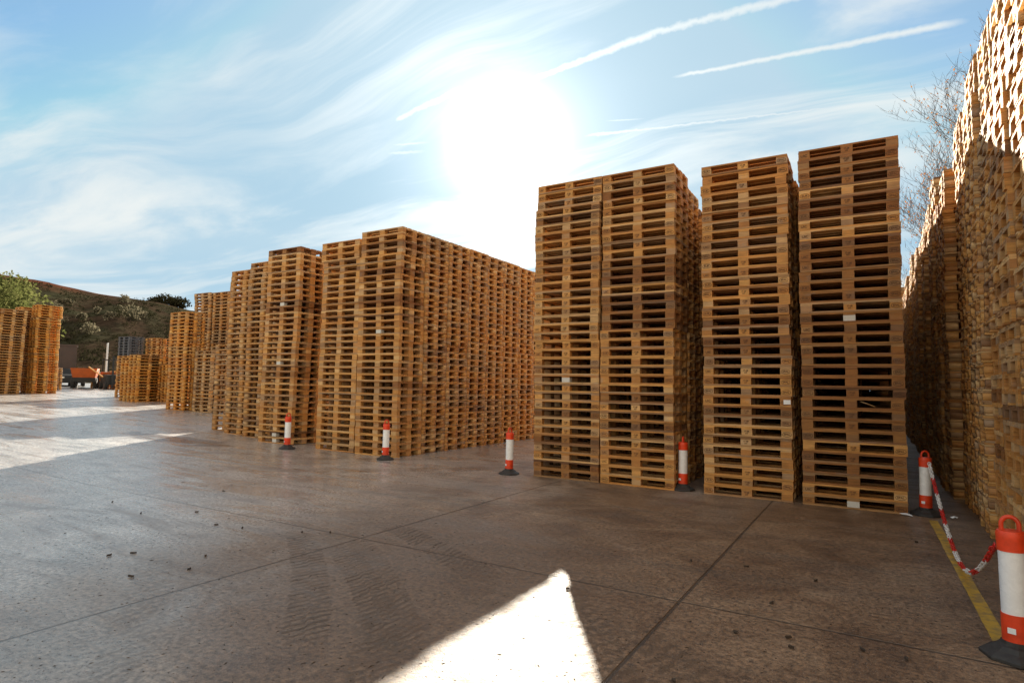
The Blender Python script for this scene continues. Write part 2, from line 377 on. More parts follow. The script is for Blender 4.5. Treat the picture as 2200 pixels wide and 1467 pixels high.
blk_w = clone_mat(blk[.10][0], M_white)
def bot_mesh(wd):
    mb = MB(); mb.box(-.60 + jit(.006), .60 + jit(.006), -wd / 2 + jit(.003), wd / 2 + jit(.003), .0005, .022); return mb.mesh('bottom_board', M_wood)
bots = {wd: [bot_mesh(wd) for _ in range(4)] for wd in (.10, .145)}
decks_d = [clone_mat(m_, M_wood_dark) for m_ in decks]
blk_d = {k: [clone_mat(m_, M_wood_dark) for m_ in v] for k, v in blk.items()}
bots_d = {k: [clone_mat(m_, M_wood_dark) for m_ in v] for k, v in bots.items()}
# burnt-in marks on the block faces
def text_mesh(txt, size, oval=False):
    cu = bpy.data.curves.new('mark', 'FONT'); cu.body = txt; cu.size = size; cu.align_x = 'CENTER'; cu.align_y = 'CENTER'; cu.extrude = .0004; cu.offset = .0008
    o = bpy.data.objects.new('mark', cu); COL.objects.link(o); dg = bpy.context.evaluated_depsgraph_get()
    me = bpy.data.meshes.new_from_object(o.evaluated_get(dg)); bpy.data.objects.remove(o)
    me.transform(Matrix.Rotation(R(90), 4, 'X'))
    if oval:
        mb = MB(); mb.tube([(.058 * math.cos(a * math.pi / 14), 0, .030 * math.sin(a * math.pi / 14)) for a in range(28)], .0028, 4, True)
        r = mb.mesh('ring', M_ink); bm = bmesh.new(); bm.from_mesh(me); bm.from_mesh(r); bm.to_mesh(me); bm.free()
    me.materials.clear(); me.materials.append(M_ink); me.name = 'brand_mark'; return me
marks = {'UIC': text_mesh('UIC', .050), 'EPAL': text_mesh('EPAL', .036, True), 'EUR': text_mesh('EUR', .040, True), 'CODE': text_mesh('IT-08\nHT', .030)}
st = MB(); st.box(-.045, .045, -.0015, 0, -.03, .03); me_sticker = st.mesh('sticker', M_sticker)

placements = []       # every pallet of the yard: (stack id, index, matrix data, weathered)
stacks = []
def stack(x0, y0, n, desc=None, rot=False, ph=PH, seed=0, lean=(0, 0), faces=('F',), cut=None, jam=1.0, base=None, weather=0.0, amber=0.0):
    """x0,y0: left front corner of the footprint (1.2 wide along X, 0.8 deep, or turned)"""
    rs = random.Random(seed * 7919 + int((x0 + 100) * 100) + int(y0 * 10))
    wx, wy = (.8, 1.2) if rot else (1.2, .8)
    cx, cy = x0 + wx / 2, y0 + wy / 2; z = (G(cx) if base is None else base) + .001; ox = oy = 0; bx = by = 0
    sid = len(stacks); stacks.append(dict(desc=desc, n=n, faces=faces, rot=rot, cut=cut, weather=weather))
    batch = rs.choice((15, 16, 17)); nb = batch
    for i in range(n):
        if i == nb: bx, by = rs.uniform(-.028, .028) * jam, rs.uniform(-.025, .025) * jam; nb += batch
        ox += rs.uniform(-.005, .005); oy += rs.uniform(-.004, .004); ox *= .93; oy *= .93
        px = cx + bx + ox + rs.uniform(-.010, .010) * jam + lean[0] * i; py = cy + by + oy + rs.uniform(-.010, .010) * jam + lean[1] * i
        rz = rs.uniform(-.007, .007) * jam + (math.pi / 2 if rot else 0) + (math.pi if rs.random() < .5 else 0)
        placements.append((sid, i, px, py, z, rz, rs.uniform(-.0022, .0022), rs.random() < weather, amber * rs.uniform(.5, 1) if amber else 0.0)); z += ph + rs.uniform(-.0008, .0016)
    return sid
def dep(x, y): return x * hv.x + y * hv.y
def project(x, y, z):
    v = Vector((x, y, z - EYE)); f = v.dot(fw); return 1100 + F_PX * v.dot(right2) / f, 733.5 - F_PX * v.dot(up2) / f, f
# the four nearest stacks and the rows behind them
for r_ in range(24):
    n_ = (35, 35, 34, 34) if r_ == 0 else (34, 34 - (r_ == 2), 33, 34 + (r_ % 5 == 3))
    ds = ('the leftmost of the four nearest stacks', 'second stack of the four nearest', 'third stack of the four nearest', 'rightmost of the four nearest stacks') if r_ == 0 else (None,) * 4
    for c_, x in enumerate((-5.066, -3.827, -2.191, -.871)):
        if r_ >= (7, 8, 12, 24)[c_]: continue
        if 3 <= r_ < 18 and c_ != 1: x -= (.0, .19, .07, .26, .13)[r_ % 5] * (1 if c_ == 3 else .5)
        fc = ('F',) if r_ == 0 else ()
        if c_ == 1 and r_ < 3: fc = fc + ('S',)
        if r_ and c_ == 1 and r_ < 6: ds_ = f'{("second","third","fourth","fifth","sixth")[r_-1]} stack back beside the narrow gap'
        else: ds_ = ds[c_]
        stack(x, 9.22 + r_ * .83, n_[c_], ds_, seed=r_ * 4 + c_, faces=fc, weather=(.15, .22, .12, .8)[c_], jam=.6 if c_ == 0 else 1.0, cut=(.25 if (c_ == 1 and r_) else None))
# the long middle block
oname = ('first', 'second', 'third', 'fourth', 'fifth', 'sixth', 'seventh', 'eighth', 'ninth', 'tenth')
for r_ in range(10):
    dn = 0
    stack(-8.60 - 1.2, 9.70 + r_ * .835, 34 - dn, 'front corner stack of long middle block' if r_ == 0 else f'{oname[r_]} stack back along the middle block side',
          seed=50 + r_, faces=('F', 'S') if r_ == 0 else ('S',), jam=.9, weather=.14)
    stack(-8.60 - 2.45, 9.72 + r_ * .835, 33 if r_ == 0 else 34, 'left front stack of long middle block' if r_ == 0 else None, seed=70 + r_, faces=('F',) if r_ == 0 else ())
# the stepped block left of it
for r_ in range(3):
    stack(-13.13, 9.72 + r_ * .83, 33 - (r_ > 0), 'front stack beside the farthest bollard' if r_ == 0 else None, seed=90 + r_, faces=('F', 'S') if r_ == 0 else ('S',), weather=.25, lean=(.0022, 0), cut=.5 if r_ else None)
for r_ in range(4):
    stack(-14.35, 10.15 + r_ * .83, 32, 'stack just left of the farthest bollard' if r_ == 0 else None, seed=94 + r_, faces=('F',) if r_ == 0 else (), weather=.2)
    if r_: stack(-15.55, 10.35 + r_ * .83, 31 - (r_ > 1) * 2, seed=99 + r_, faces=())
stack(-15.35, 10.30, 31, 'stepped stack behind the low one', seed=97, faces=('F',), weather=.15, cut=.7)
stack(-16.42, 10.62, 17, 'low stack at the left end of the stepped row', seed=98, faces=('F',), weather=.2)
stack(-16.75, 11.5, 27, seed=104, faces=()); stack(-16.75, 12.4, 26, seed=105, faces=())
# groups farther left
stack(-25.35, 14.3, 28, seed=110, faces=('F', 'S'), weather=.1, cut=.7, amber=.7)
stack(-23.75, 14.45, 17, seed=111, faces=('F', 'S'), weather=.9, cut=.7); stack(-23.75, 15.3, 15, seed=112, faces=())
for k, (x, y, n_) in enumerate(((-27.0, 16.3, 36), (-27.0, 17.15, 35), (-25.75, 16.4, 36), (-25.75, 17.3, 34), (-24.5, 16.5, 34), (-24.5, 17.4, 31), (-23.25, 16.6, 31), (-23.2, 17.5, 31), (-22.9, 18.4, 30))):
    stack(x, y, n_, seed=120 + k, faces=('F',) if k == 0 else (), weather=.5)
for k, (x, y, n_, ro) in enumerate(((-31.75, 15.95, 16, True), (-31.75, 17.2, 15, True), (-32.6, 16.0, 15, True), (-30.9, 17.1, 13, True), (-36.5, 17.7, 16, False), (-35.1, 18.5, 23, False), (-33.7, 19.0, 26, False), (-34.2, 20.3, 24, False))):
    stack(x, y, n_, rot=ro, seed=140 + k, faces=('F',) if k == 0 else (), weather=.3, jam=1.6, amber=.9 if k < 4 else .3)
for k, (x, y, n_, ro) in enumerate(((-41.2, 12.15, 33, True), (-41.3, 13.55, 32, True), (-41.6, 15.42, 35, True), (-42.5, 13.6, 32, True), (-42.6, 15.0, 34, True))):
    stack(x, y, n_, rot=ro, seed=160 + k, faces=('S',) if k < 3 else (), weather=.2, jam=1.6, amber=.9 if k == 2 else .2, lean=(0, .004) if k < 2 else (0, 0))
stack(-47.9, 18.5, 10, seed=170, faces=('F',))
stack(-51.9, 23.4, 8, seed=171, faces=(), jam=2, amber=.6); stack(-50.6, 23.9, 7, seed=172, faces=(), jam=2, amber=.3); stack(-53.5, 25.2, 9, seed=173, faces=(), jam=2)
# right-hand wall of stacks (short sides to the aisle)
for k in range(8):
    y = 4.15 + k * .823
    nm = {7: 'farthest stack', 6: 'second farthest stack', 5: 'third farthest stack', 4: 'fourth farthest stack', 3: 'fifth farthest stack', 2: 'sixth farthest stack', 1: 'nearest visible stack', 0: None}[k]
    stack(1.055 + (.01, -.03, .01, .0, .015, -.04, .0, .0)[k], y, 37, (nm + ' of the tall right wall') if nm else None, seed=200 + k, faces=('W',), jam=1.25, weather=.15)
for k in range(30):
    stack(.93 + random.uniform(-.03, .03), 10.98 + k * .83, 34 + (k % 4 == 1) + (k % 7 == 3), seed=230 + k, faces=('W',) if k == 0 else (), jam=1.3, weather=.3, cut=.3)

# which pallets show largest
def area(pl):
    sid, i, x, y, z, rz, tl, wth, am_ = pl; st_ = stacks[sid]
    if st_['desc'] is None: return 0
    wx, wy = (.4, .6) if st_['rot'] else (.6, .4); tot = 0
    for f in st_['faces']:
        if f == 'F': q = [(x - wx, y - wy, z), (x + wx, y - wy, z), (x + wx, y - wy, z + PH), (x - wx, y - wy, z + PH)]
        else:
            sx = -wx if f == 'W' else wx
            q = [(x + sx, y - wy, z), (x + sx, y + wy, z), (x + sx, y + wy, z + PH), (x + sx, y - wy, z + PH)]
        p = [project(*v) for v in q]
        if min(v[2] for v in p) < .3: continue
        p = [(min(max(a, 0), 2200), min(max(b_, 0), 1467)) for a, b_, _ in p]
        tot += abs(sum(p[k][0] * p[(k + 1) % 4][1] - p[(k + 1) % 4][0] * p[k][1] for k in range(4))) / 2
    return tot * (st_['cut'] or 1)
order = sorted(range(len(placements)), key=lambda k: -area(placements[k]))
single = set(k for k in order[:300] if area(placements[k]) > 60)
ordn = ['', 'first', 'second', 'third', 'fourth', 'fifth', 'sixth', 'seventh', 'eighth', 'ninth', 'tenth', 'eleventh', 'twelfth', 'thirteenth', 'fourteenth',
        'fifteenth', 'sixteenth', 'seventeenth', 'eighteenth', 'nineteenth', 'twentieth']
special = {}          # (stack desc, index) -> dict
def sp(desc, i, **k): special[(desc, i)] = k
sp('rightmost of the four nearest stacks', 0, centre='white', why='with white-painted centre block'); sp('rightmost of the four nearest stacks', 17, centre='white', why='with pale chipped centre block')
sp('the leftmost of the four nearest stacks', 11, centre='white', why='with white-painted centre block')
sp('third stack of the four nearest', 9, sticker=.47, why='with a small white sticker')
sp('front corner stack of long middle block', 18, centre='white', why='with white centre block')
sp('front stack beside the farthest bollard', 13, centre='white', why='with white centre block'); sp('front stack beside the farthest bollard', 1, centre='white', why='with white centre block')
sp('front stack beside the farthest bollard', 0, centre='white', why='with white centre block'); sp('front stack beside the farthest bollard', 23, centre='white', why='with white centre block')
for q in range(4): sp('low stack at the left end of the stepped row', q, centre='white', why='with white centre block')
n_single = 0
for k in sorted(single):
    sid, i, x, y, z, rz, tl, wth, am_ = placements[k]; st_ = stacks[sid]; n_ = st_['n']; d_ = st_['desc']
    fromtop = i >= n_ // 2; o_ = ordn[(n_ - i) if fromtop else (i + 1)]
    if fromtop and i == n_ - 1: pos = 'topmost in '
    elif fromtop: pos = f'{o_} from the top in '
    elif i == 0: pos = 'bottommost in '
    else: pos = f'{o_} from the ground in '
    spc = special.get((d_, i))
    lab = ('weathered ' if wth else '') + 'wooden pallet' + (' ' + spc['why'] if spc else '') + ', ' + pos + d_
    if len(lab.split()) > 16: lab = lab.replace(' from the top', ' from top').replace(' from the ground', ' from bottom').replace('painted ', '')
    if len(lab.split()) > 16: lab = lab.replace('weathered ', '')
    if len(lab.split()) > 16: lab = lab.replace(' of the four', ' of four').replace(' of long', '')
    flip = abs((rz % (2 * math.pi)) - math.pi) < .5
    root = empty('pallet', (x, y, z), lab, 'pallet', 'wooden pallets stacked in the yard', rz); root.rotation_euler = (0, tl, rz)
    near = st_['faces'] and st_['faces'][0] == 'F' and 'nearest' in d_
    DK, BK, BT = (decks_d, blk_d, bots_d) if wth else (decks, blk, bots)
    link('top_deck', random.choice(DK), root)
    for yb, wd in YB:
        link('bottom_board', random.choice(BT[wd]), root, (0, yb, 0))
        for xb in XB:
            outer = (yb > 0) if flip else (yb < 0)
            wh = spc and spc.get('centre') == 'white' and outer and xb == 0
            bo = link('block', blk_w if wh else random.choice(BK[wd]), root, (xb, yb, 0), 'white block' if wh else None)
            if near and outer and not wh:
                s = -1 if flip else 1          # screen-left is -x when not flipped
                side = xb * s
                if side > .1: mk = random.choice(('EPAL', 'EPAL', 'EPAL', None))
                elif side < -.1: mk = random.choice(('UIC', 'UIC', 'EPAL', 'EUR', 'EUR', None))
                else: mk = random.choice(('CODE', 'CODE', None))
                if mk:
                    mo = link('brand_mark', marks[mk], bo, (0, -.0525 * s, .061)); mo.rotation_euler = (0, 0, math.pi if flip else 0)
            if spc and spc.get('sticker') and outer and (xb * (-1 if flip else 1)) > .1:
                s = -1 if flip else 1
                mo = link('sticker', me_sticker, bo, (.02 * s, -.0550 * s, .07)); mo.rotation_euler = (0, 0, math.pi if flip else 0)
    n_single += 1

# all other pallets of the yard as one mesh
rest = [placements[k] for k in range(len(placements)) if k not in single]
boxes = []
for x in XB: boxes.append((x - .0725, x + .0725, -.40, .40, .1005, .1215))
for y, wd in YD: boxes.append((-.60, .60, y - wd / 2, y + wd / 2, .122, .1432))
for y, wd in YB:
    boxes.append((-.60, .60, y - wd / 2, y + wd / 2, .0005, .022))
    for x in XB: boxes.append((x - .0725, x + .0725, y - wd / 2, y + wd / 2, .0225, .1))
bx_ = np.array(boxes); NB = len(boxes); N = len(rest)
B = np.repeat(bx_[None], N, 0) + rng.uniform(-.004, .004, (N, NB, 6)) * np.array([1, 1, 1, 1, 0, 0])
idx = np.array([[0, 2, 4], [1, 2, 4], [0, 3, 4], [1, 3, 4], [0, 2, 5], [1, 2, 5], [0, 3, 5], [1, 3, 5]])
V = B[:, :, idx]                                   # N,NB,8,3
pr = np.array([(p[2], p[3], p[4], p[5]) for p in rest]); cz, sz = np.cos(pr[:, 3]), np.sin(pr[:, 3])
X = V[..., 0] * cz[:, None, None] - V[..., 1] * sz[:, None, None] + pr[:, 0][:, None, None]
Y = V[..., 0] * sz[:, None, None] + V[..., 1] * cz[:, None, None] + pr[:, 1][:, None, None]
Z = V[..., 2] + pr[:, 2][:, None, None]
VV = np.stack([X, Y, Z], -1).reshape(-1, 3)
fq = np.array([[0, 2, 3, 1], [4, 5, 7, 6], [0, 1, 5, 4], [2, 6, 7, 3], [0, 4, 6, 2], [1, 3, 7, 5]])
FF = (fq[None] + (np.arange(N * NB) * 8)[:, None, None]).reshape(-1)
me = bpy.data.meshes.new('stock'); me.vertices.add(len(VV)); me.vertices.foreach_set('co', VV.ravel())
me.loops.add(len(FF)); me.loops.foreach_set('vertex_index', FF.astype(np.int32))
nf = len(FF) // 4; me.polygons.add(nf); me.polygons.foreach_set('loop_start', (np.arange(nf) * 4).astype(np.int32)); me.update(calc_edges=True)
pt = np.clip(rng.normal(0, .12, N)[:, None] + rng.uniform(0, .95, (N, NB)), 0, .999)
wt = np.array([p[7] for p in rest]); pt[wt] = np.where(rng.random((wt.sum(), NB)) < .6, rng.uniform(.74, .84, (wt.sum(), NB)), rng.uniform(.95, 1, (wt.sum(), NB)))
a = me.attributes.new('tone', 'FLOAT', 'FACE'); a.data.foreach_set('value', np.repeat(pt.reshape(-1), 6).astype(np.float32))
a = me.attributes.new('amber', 'FLOAT', 'FACE'); a.data.foreach_set('value', np.repeat(np.array([p[8] for p in rest]), NB * 6).astype(np.float32))
me.materials.append(M_wood_s)
tag(link('pallets', me), 'many more wooden pallets filling the rows behind, between and far beyond the nearest stacks', 'pallets', 'wooden pallets stacked in the yard', 'stuff')
print('pallets', len(placements), 'single', n_single, 'rest', N)

# splinter sticking out of the rightmost near stack, plastic scraps
o = MB(); o.tube([(-.17, 9.23, 1.405), (-.10, 9.17, 1.385), (-.005, 9.205, 1.345)], [.003, .006, .004], 5)
tag(o.obj('wood_splinter', M_wood), 'long pale splinter jutting from the rightmost near stack', 'splinter')

# ------------------------------------------------------------------ bollards
def ring_arch(mb):
    pts = [(.042 * math.cos(a), 0, .735 + .03 + .048 * math.sin(a)) for a in [math.pi * k / 10 for k in range(11)]]
    pts = [(.042, 0, .735)] + pts + [(-.042, 0, .735)]
    mb.tube(pts, .0125, 10)
bm_base = MB(); bm_base.lathe([(.185, 0), (.185, .018), (.168, .030), (.128, .048), (.102, .072), (.080, .080), (.078, .10)], 8)
me_base = bm_base.mesh('base', M_rubber, bevel=.004)
bm_post = MB(); bm_post.lathe([(.070, .082), (.070, .255)], 32); me_low = bm_post.mesh('lower_sleeve', M_orange, True)
q = MB(); q.lathe([(.0665, .255), (.0665, .615)], 32); me_band = q.mesh('reflective_band', M_band, True)
q = MB(); q.lathe([(.070, .615), (.071, .69), (.073, .715), (.066, .732), (.03, .738)], 32); me_cap = q.mesh('cap', M_orange, True)
q = MB(); ring_arch(q); me_arch = q.mesh('handle', M_orange, True)
q = MB(); q.box(-.020, .020, -.0725, -.0695, .150, .182); me_tag = q.mesh('label_sticker', M_sticker)
spots = [(-11.45, 9.25, 'striped bollard farthest left, before the stepped stacks', 60), (-8.56, 9.33, 'striped bollard at the corner of the long middle block', 70),
         (-5.52, 9.16, 'striped bollard standing alone in the aisle between blocks', 80), (-2.55, 9.38, 'striped bollard at the gap between the near stacks', 95),
         (.515, 9.36, 'striped bollard at the far end of the red and white chain', 20), (.685, 4.70, 'large nearest striped bollard with chain, cut by right edge', -5)]
for k, (x, y, lb, rz) in enumerate(spots):
    root = empty('bollard', (x, y, G(x) + .001), lb, 'bollard', 'orange and white bollards', R(rz))
    root.rotation_euler = (R(random.uniform(-1, 1)), R(random.uniform(-1, 1)), R(rz)); root.scale = (1, 1, .98 if k < 5 else 1.0)
    link('base', me_base, root); link('lower_sleeve', me_low, root); link('reflective_band', me_band, root); link('cap', me_cap, root)
    link('handle', me_arch, root); st_ = link('label_sticker', me_tag, root); st_.rotation_euler = (0, 0, R(20 - rz - 45))

# ------------------------------------------------------------------ plastic chain
ch = empty('chain', (.6, 7.0, 0), 'red and white plastic chain sagging between the two right-hand bollards', 'chain')
A = Vector((.56, 9.28, .66)); Bp = Vector((.62, 4.78, .62)); NL = 96; sag = .56
def cpt(s):
    p = A.lerp(Bp, s); p.z -= sag * 4 * s * (1 - s) * (1 - .12 * math.cos(math.pi * s)); p.x += .015 * math.sin(5 * s); return p
q = MB(); q.tube([(.024 * math.cos(a) + (.012 if math.cos(a) > 0 else -.012), .0125 * math.sin(a), 0) for a in [2 * math.pi * (k + .5) / 14 for k in range(14)]], .0046, 6, True)
lr = q.mesh('link', M_red, True); lw = clone_mat(lr, M_chainw)
ss = [0.0]
for k in range(4000):
    pass
tab = [cpt(k / 2000) for k in range(2001)]; cum = [0]
for k in range(2000): cum.append(cum[-1] + (tab[k + 1] - tab[k]).length)
import bisect
for k in range(NL):
    s = (k + .5) / NL * cum[-1]; j = min(bisect.bisect(cum, s), 1999); p = tab[j]; d = (tab[min(j + 1, 2000)] - tab[max(j - 1, 0)]).normalized()
    qd = d.to_track_quat('X', 'Z') @ Matrix.Rotation(R(90 * (k % 2) + random.uniform(-15, 15)), 3, 'X').to_quaternion()
    red = (k // 8) % 2 == 1
    lo = link('link', lr if red else lw, ch, p - Vector((.6, 7.0, 0)), 'red link' if red else 'white link'); lo.rotation_mode = 'QUATERNION'; lo.rotation_quaternion = qd
    lo.scale = (1.15, 1.25, 1.25)

# ------------------------------------------------------------------ litter on the concrete
M_chip = plain('dark_litter', (.05, .032, .02), .8, .4, 50)
def chip_mesh():
    mb = MB(); n = 7; L0 = random.uniform(.018, .036); W0 = random.uniform(.006, .012); vs = []
    for z in (0, .006):
        for k in range(n):
            a = 2 * math.pi * k / n; vs.append((L0 * math.cos(a) * random.uniform(.6, 1), W0 * math.sin(a) * random.uniform(.6, 1.1), z + (random.uniform(.0, .012) if z else 0)))
    mb.add(vs, [tuple(reversed(range(n))), tuple(range(n, 2 * n))] + [(k, (k + 1) % n, n + (k + 1) % n, n + k) for k in range(n)]); return mb.mesh('wood_chip', M_chip)
chips = [chip_mesh() for _ in range(5)]
LEFT = [(-8.25, 4.05), (-6.86, 4.3), (-7.3, 3.9), (-7.85, 5.3), (-5.75, 4.12), (-5.1, 4.35), (-4.85, 4.5), (-5.8, 2.85), (-5.7, 3.0), (-5.1, 3.3), (-6.1, 4.05), (-4.85, 3.0), (-5.05, 2.65)]
RIGHT = [(-1.45, 5.6), (-1.0, 5.7), (-.45, 5.6), (-.68, 4.85), (-.5, 4.25), (-.47, 4.1), (-.8, 4.15), (-.1, 4.3), (.12, 4.3), (-2.05, 4.3), (.33, 7.6), (-.95, 3.3)]
for lst, lb in ((LEFT, 'small dark wood chip lying on the pale damp concrete at left'), (RIGHT, 'small dark wood chip lying on the brown concrete before the near stacks')):
    for x, y in lst:
        o = link('wood_chip', random.choice(chips), None, (x, y, .004 + G(x))); o.rotation_euler = (0, 0, random.uniform(0, 6.3)); tag(o, lb, 'wood chip', 'chips littering the concrete' + (' at left' if lst is LEFT else ' at right'))
mb = MB()
for k in range(5200):
    d_ = 2.2 + 13 * random.random() ** 1.5; aa = YAW + random.uniform(-.78, .78); x, y = -math.sin(aa) * d_, math.cos(aa) * d_
    if x > .95: continue
    s = random.uniform(.0025, .006) * (1.6 if random.random() < .06 else 1); a = random.uniform(0, 6.3); e = random.uniform(1.2, 3.2); z = G(x)
    ca, sa = math.cos(a) * s * e, math.sin(a) * s * e
    mb.add([(x - ca, y - sa, z), (x + sa / e * 1, y - ca / e, z), (x + ca, y + sa, z), (x, y, z + s * .7)], [(0, 1, 3), (1, 2, 3), (2, 0, 3)])
tag(mb.obj('grit', M_chip), 'fine dark grit and splinters scattered over the concrete', 'grit', kind='stuff')
for k, (x, y, sx) in enumerate(((.30, 9.16, 1.0), (.80, 9.3, .6))):
    mb = MB(); n = 9; r0 = .075 * sx
    mb.add([(0, 0, .03)] + [(r0 * random.uniform(.6, 1.2) * math.cos(2 * math.pi * j / n), r0 * .6 * random.uniform(.6, 1.2) * math.sin(2 * math.pi * j / n), random.uniform(.002, .02)) for j in range(n)],
           [(0, 1 + j, 1 + (j + 1) % n) for j in range(n)])
    tag(mb.obj('plastic_scrap', M_sticker, loc=(x, y, .003)), ('white' if k == 0 else 'tiny white') + ' plastic scrap on the ground ' + ('left' if k == 0 else 'right') + ' of the far chained bollard', 'scrap')

# ------------------------------------------------------------------ hill and its plants
def ridge_z(az):      # height of the ridge against azimuth in degrees left of +Y
    pts = [(20, 6), (35, 10), (45, 14), (52, 17), (56, 19.7), (59.2, 20.3), (62, 21.9), (66, 23.1), (69.2, 24.7), (74, 26.5), (80, 28), (100, 30), (130, 20)]
    for (a, za), (b_, zb) in zip(pts, pts[1:]):
        if a <= az <= b_: return za + (zb - za) * (az - a) / (b_ - a)
    return pts[0][1] if az < 20 else 20
RD = 186.0
def hill_pt(az, d_):
    x, y = -math.sin(R(az)) * d_, math.cos(R(az)) * d_; g0 = G(x); s = min(max((d_ - 78) / (RD - 78), 0), 1)
    prof = s * s * (3 - 2 * s) * .62 + s * .38
    if s > .93: prof = max(prof, .965 + (s - .93) * .5)
    n = math.sin(az * .9 + d_ * .05) * .9 + math.sin(az * 2.3 - d_ * .11) * .5
    z = g0 + (ridge_z(az) - g0) * prof + n * s * (1 - s) * 2.4
    if d_ > RD: z -= (d_ - RD) * .05
    return Vector((x, y, z))
hm = MB(); azs = [20 + k * .8 for k in range(114)]; dsd = [74 + k * 3.2 for k in range(36)] + [200, 240, 330]
hm.add([tuple(hill_pt(a, d_) - Vector((0, 0, .5 if d_ < 78 else 0))) for d_ in dsd for a in azs], [(j * 114 + i, (j + 1) * 114 + i, (j + 1) * 114 + i + 1, j * 114 + i + 1) for j in range(len(dsd) - 1) for i in range(113)])
M_hill, t, b = mat('hill_earth'); cc = t.n.new('ShaderNodeTexCoord').outputs['Object']
n1 = t.noise(cc, .06, 6, .6, .5); n2 = t.noise(cc, .5, 5, .65); zc = t.sep(cc)[2]
cH = t.mix(t.smooth(n1, .40, .60), (.044, .030, .020, 1), (.036, .034, .020, 1))
cH = t.mix(t.smooth(t.math('ADD', zc, t.math('MULTIPLY', n1, 10.0)), 24.5, 28.0), cH, (.085, .034, .021, 1))
t.set(b.inputs['Base Color'], t.vmath('SCALE', cH, t.lin(n2, .3, .7, .55, 1.4))); b.inputs['Roughness'].default_value = .95; b.inputs['Specular IOR Level'].default_value = 0
tag(hm.obj('hill', M_hill, smooth=True), kind='structure')
M_leaf, t, b = mat('leaves'); at_ = t.n.new('ShaderNodeAttribute'); at_.attribute_name = 'tone'
def leafmat(name, c0, c1, c2, trans=.25):
    M, t, b = mat(name); at_ = t.n.new('ShaderNodeAttribute'); at_.attribute_name = 'tone'
    t.set(b.inputs['Base Color'], t.ramp(at_.outputs['Fac'], [(0, c0), (.55, c1), (1, c2)])); b.inputs['Roughness'].default_value = .8; b.inputs['Specular IOR Level'].default_value = 0
    tr_ = t.n.new('ShaderNodeBsdfTranslucent'); t.set(tr_.inputs[0], t.ramp(at_.outputs['Fac'], [(0, c0), (.55, c1), (1, c2)]))
    mx = t.n.new('ShaderNodeMixShader'); mx.inputs[0].default_value = trans; t.l.new(b.outputs[0], mx.inputs[1]); t.l.new(tr_.outputs[0], mx.inputs[2])
    t.l.new(mx.outputs[0], t.n['Material Output'].inputs[0]); return M
M_pine = leafmat('pine_needles', (.045, .058, .018), (.11, .12, .038), (.24, .23, .09), .45)
M_scrub = leafmat('scrub_leaves', (.028, .028, .014), (.045, .042, .022), (.08, .07, .038), .1)
M_pale = leafmat('pale_bush_leaves', (.09, .08, .05), (.15, .13, .085), (.24, .21, .14), .3)
M_autumn = leafmat('autumn_leaves', (.42, .13, .015), (.55, .22, .03), (.6, .3, .05), .2)
M_bark = plain('bark', (.075, .058, .048), .85, .3, 8)
def leaves(mb, centre, rad, count, size, flat=1.0, tone=(0, 1), hollow=.55):
    c0 = np.array(centre); d_ = rng.normal(size=(count, 3)); d_ /= np.linalg.norm(d_, axis=1)[:, None]
    rr = rad * (hollow + (1 - hollow) * rng.random(count) ** .6) * (1 + .18 * np.sin(d_[:, 0] * 7 + d_[:, 2] * 5))
    P_ = c0 + d_ * rr[:, None] * np.array([1, 1, flat])
    for k in range(count):
        u = rng.normal(size=3); u /= np.linalg.norm(u); v = np.cross(u, rng.normal(size=3)); v /= np.linalg.norm(v); s = size * rng.uniform(.5, 1.3)
        p = P_[k]; mb.add([tuple(p - u * s), tuple(p + v * s * .6), tuple(p + u * s), tuple(p - v * s * .5)], [(0, 1, 2, 3)], float(rng.uniform(*tone)))
def tree(name, x, y, z0, ch, cr_, trunk_h, mat_, lobes, per, leaf, label, cat, flat=.6):
    root = empty(name, (x, y, z0), label, cat)
    tb = MB(); tb.tube([(0, 0, -.5), (.1, 0, trunk_h * .5), (0, .1, trunk_h), (.1, 0, trunk_h + ch * .5)], [.04 * ch, .03 * ch, .022 * ch, .008 * ch], 8)
    cen = []
    for k in range(lobes):
        a = random.uniform(0, 6.3); r_ = cr_ * random.uniform(.15, .75); cen.append((r_ * math.cos(a), r_ * math.sin(a), trunk_h + ch * random.uniform(.12, .92) * (1 - .35 * r_ / cr_)))
    for c0 in cen[:10]: tb.tube([(0, 0, trunk_h * .7), (c0[0] * .5, c0[1] * .5, (trunk_h * .7 + c0[2]) / 2 - .2), c0], [.014 * ch, .009 * ch, .004 * ch], 6)
    tb.obj('trunk', M_bark, root, True)
    cb = MB()
    for c0 in cen: leaves(cb, c0, cr_ * random.uniform(.26, .42), per, leaf, flat, (random.uniform(0, .4), random.uniform(.6, 1)))
    cb.obj('crown', mat_, root); return root
tree('pine_tree', -78.2, 23.8, .9, 9.2, 7.6, 3.2, M_pine, 46, 420, .20, 'bushy light green pine rising behind the far left pallet stacks', 'tree')
for (x, y, ch_, cr_, lb) in ((-171.2, 95.5, 3.6, 5.6, 'round grey-green tree on the ridge left of the tall stack'), (-156, 105, 4.8, 4.0, 'small grey-green tree top peeping between two pallet stacks')):
    az_ = math.degrees(math.atan2(-x, y)); d_ = math.hypot(x, y); tree('ridge_tree', x, y, hill_pt(az_, min(d_, RD)).z - 1.2, ch_, cr_, 1.5, M_scrub, 16, 220, .32, lb, 'tree')
sb = MB()
for k in range(1700):
    az_ = random.uniform(50, 78); d_ = 82 + 98 * random.random(); p = hill_pt(az_, d_); r_ = random.uniform(.4, 1.2)
    s = (d_ - 78) / (RD - 78)
    if s > .80: continue
    leaves(sb, (p.x, p.y, p.z + r_ * .2), r_, 30, .16, .7, (0, random.uniform(.4, 1)), .3)
tag(sb.obj('hillside_scrub', M_scrub), 'dense dark green and brown scrub covering the hillside', 'scrub', kind='stuff')
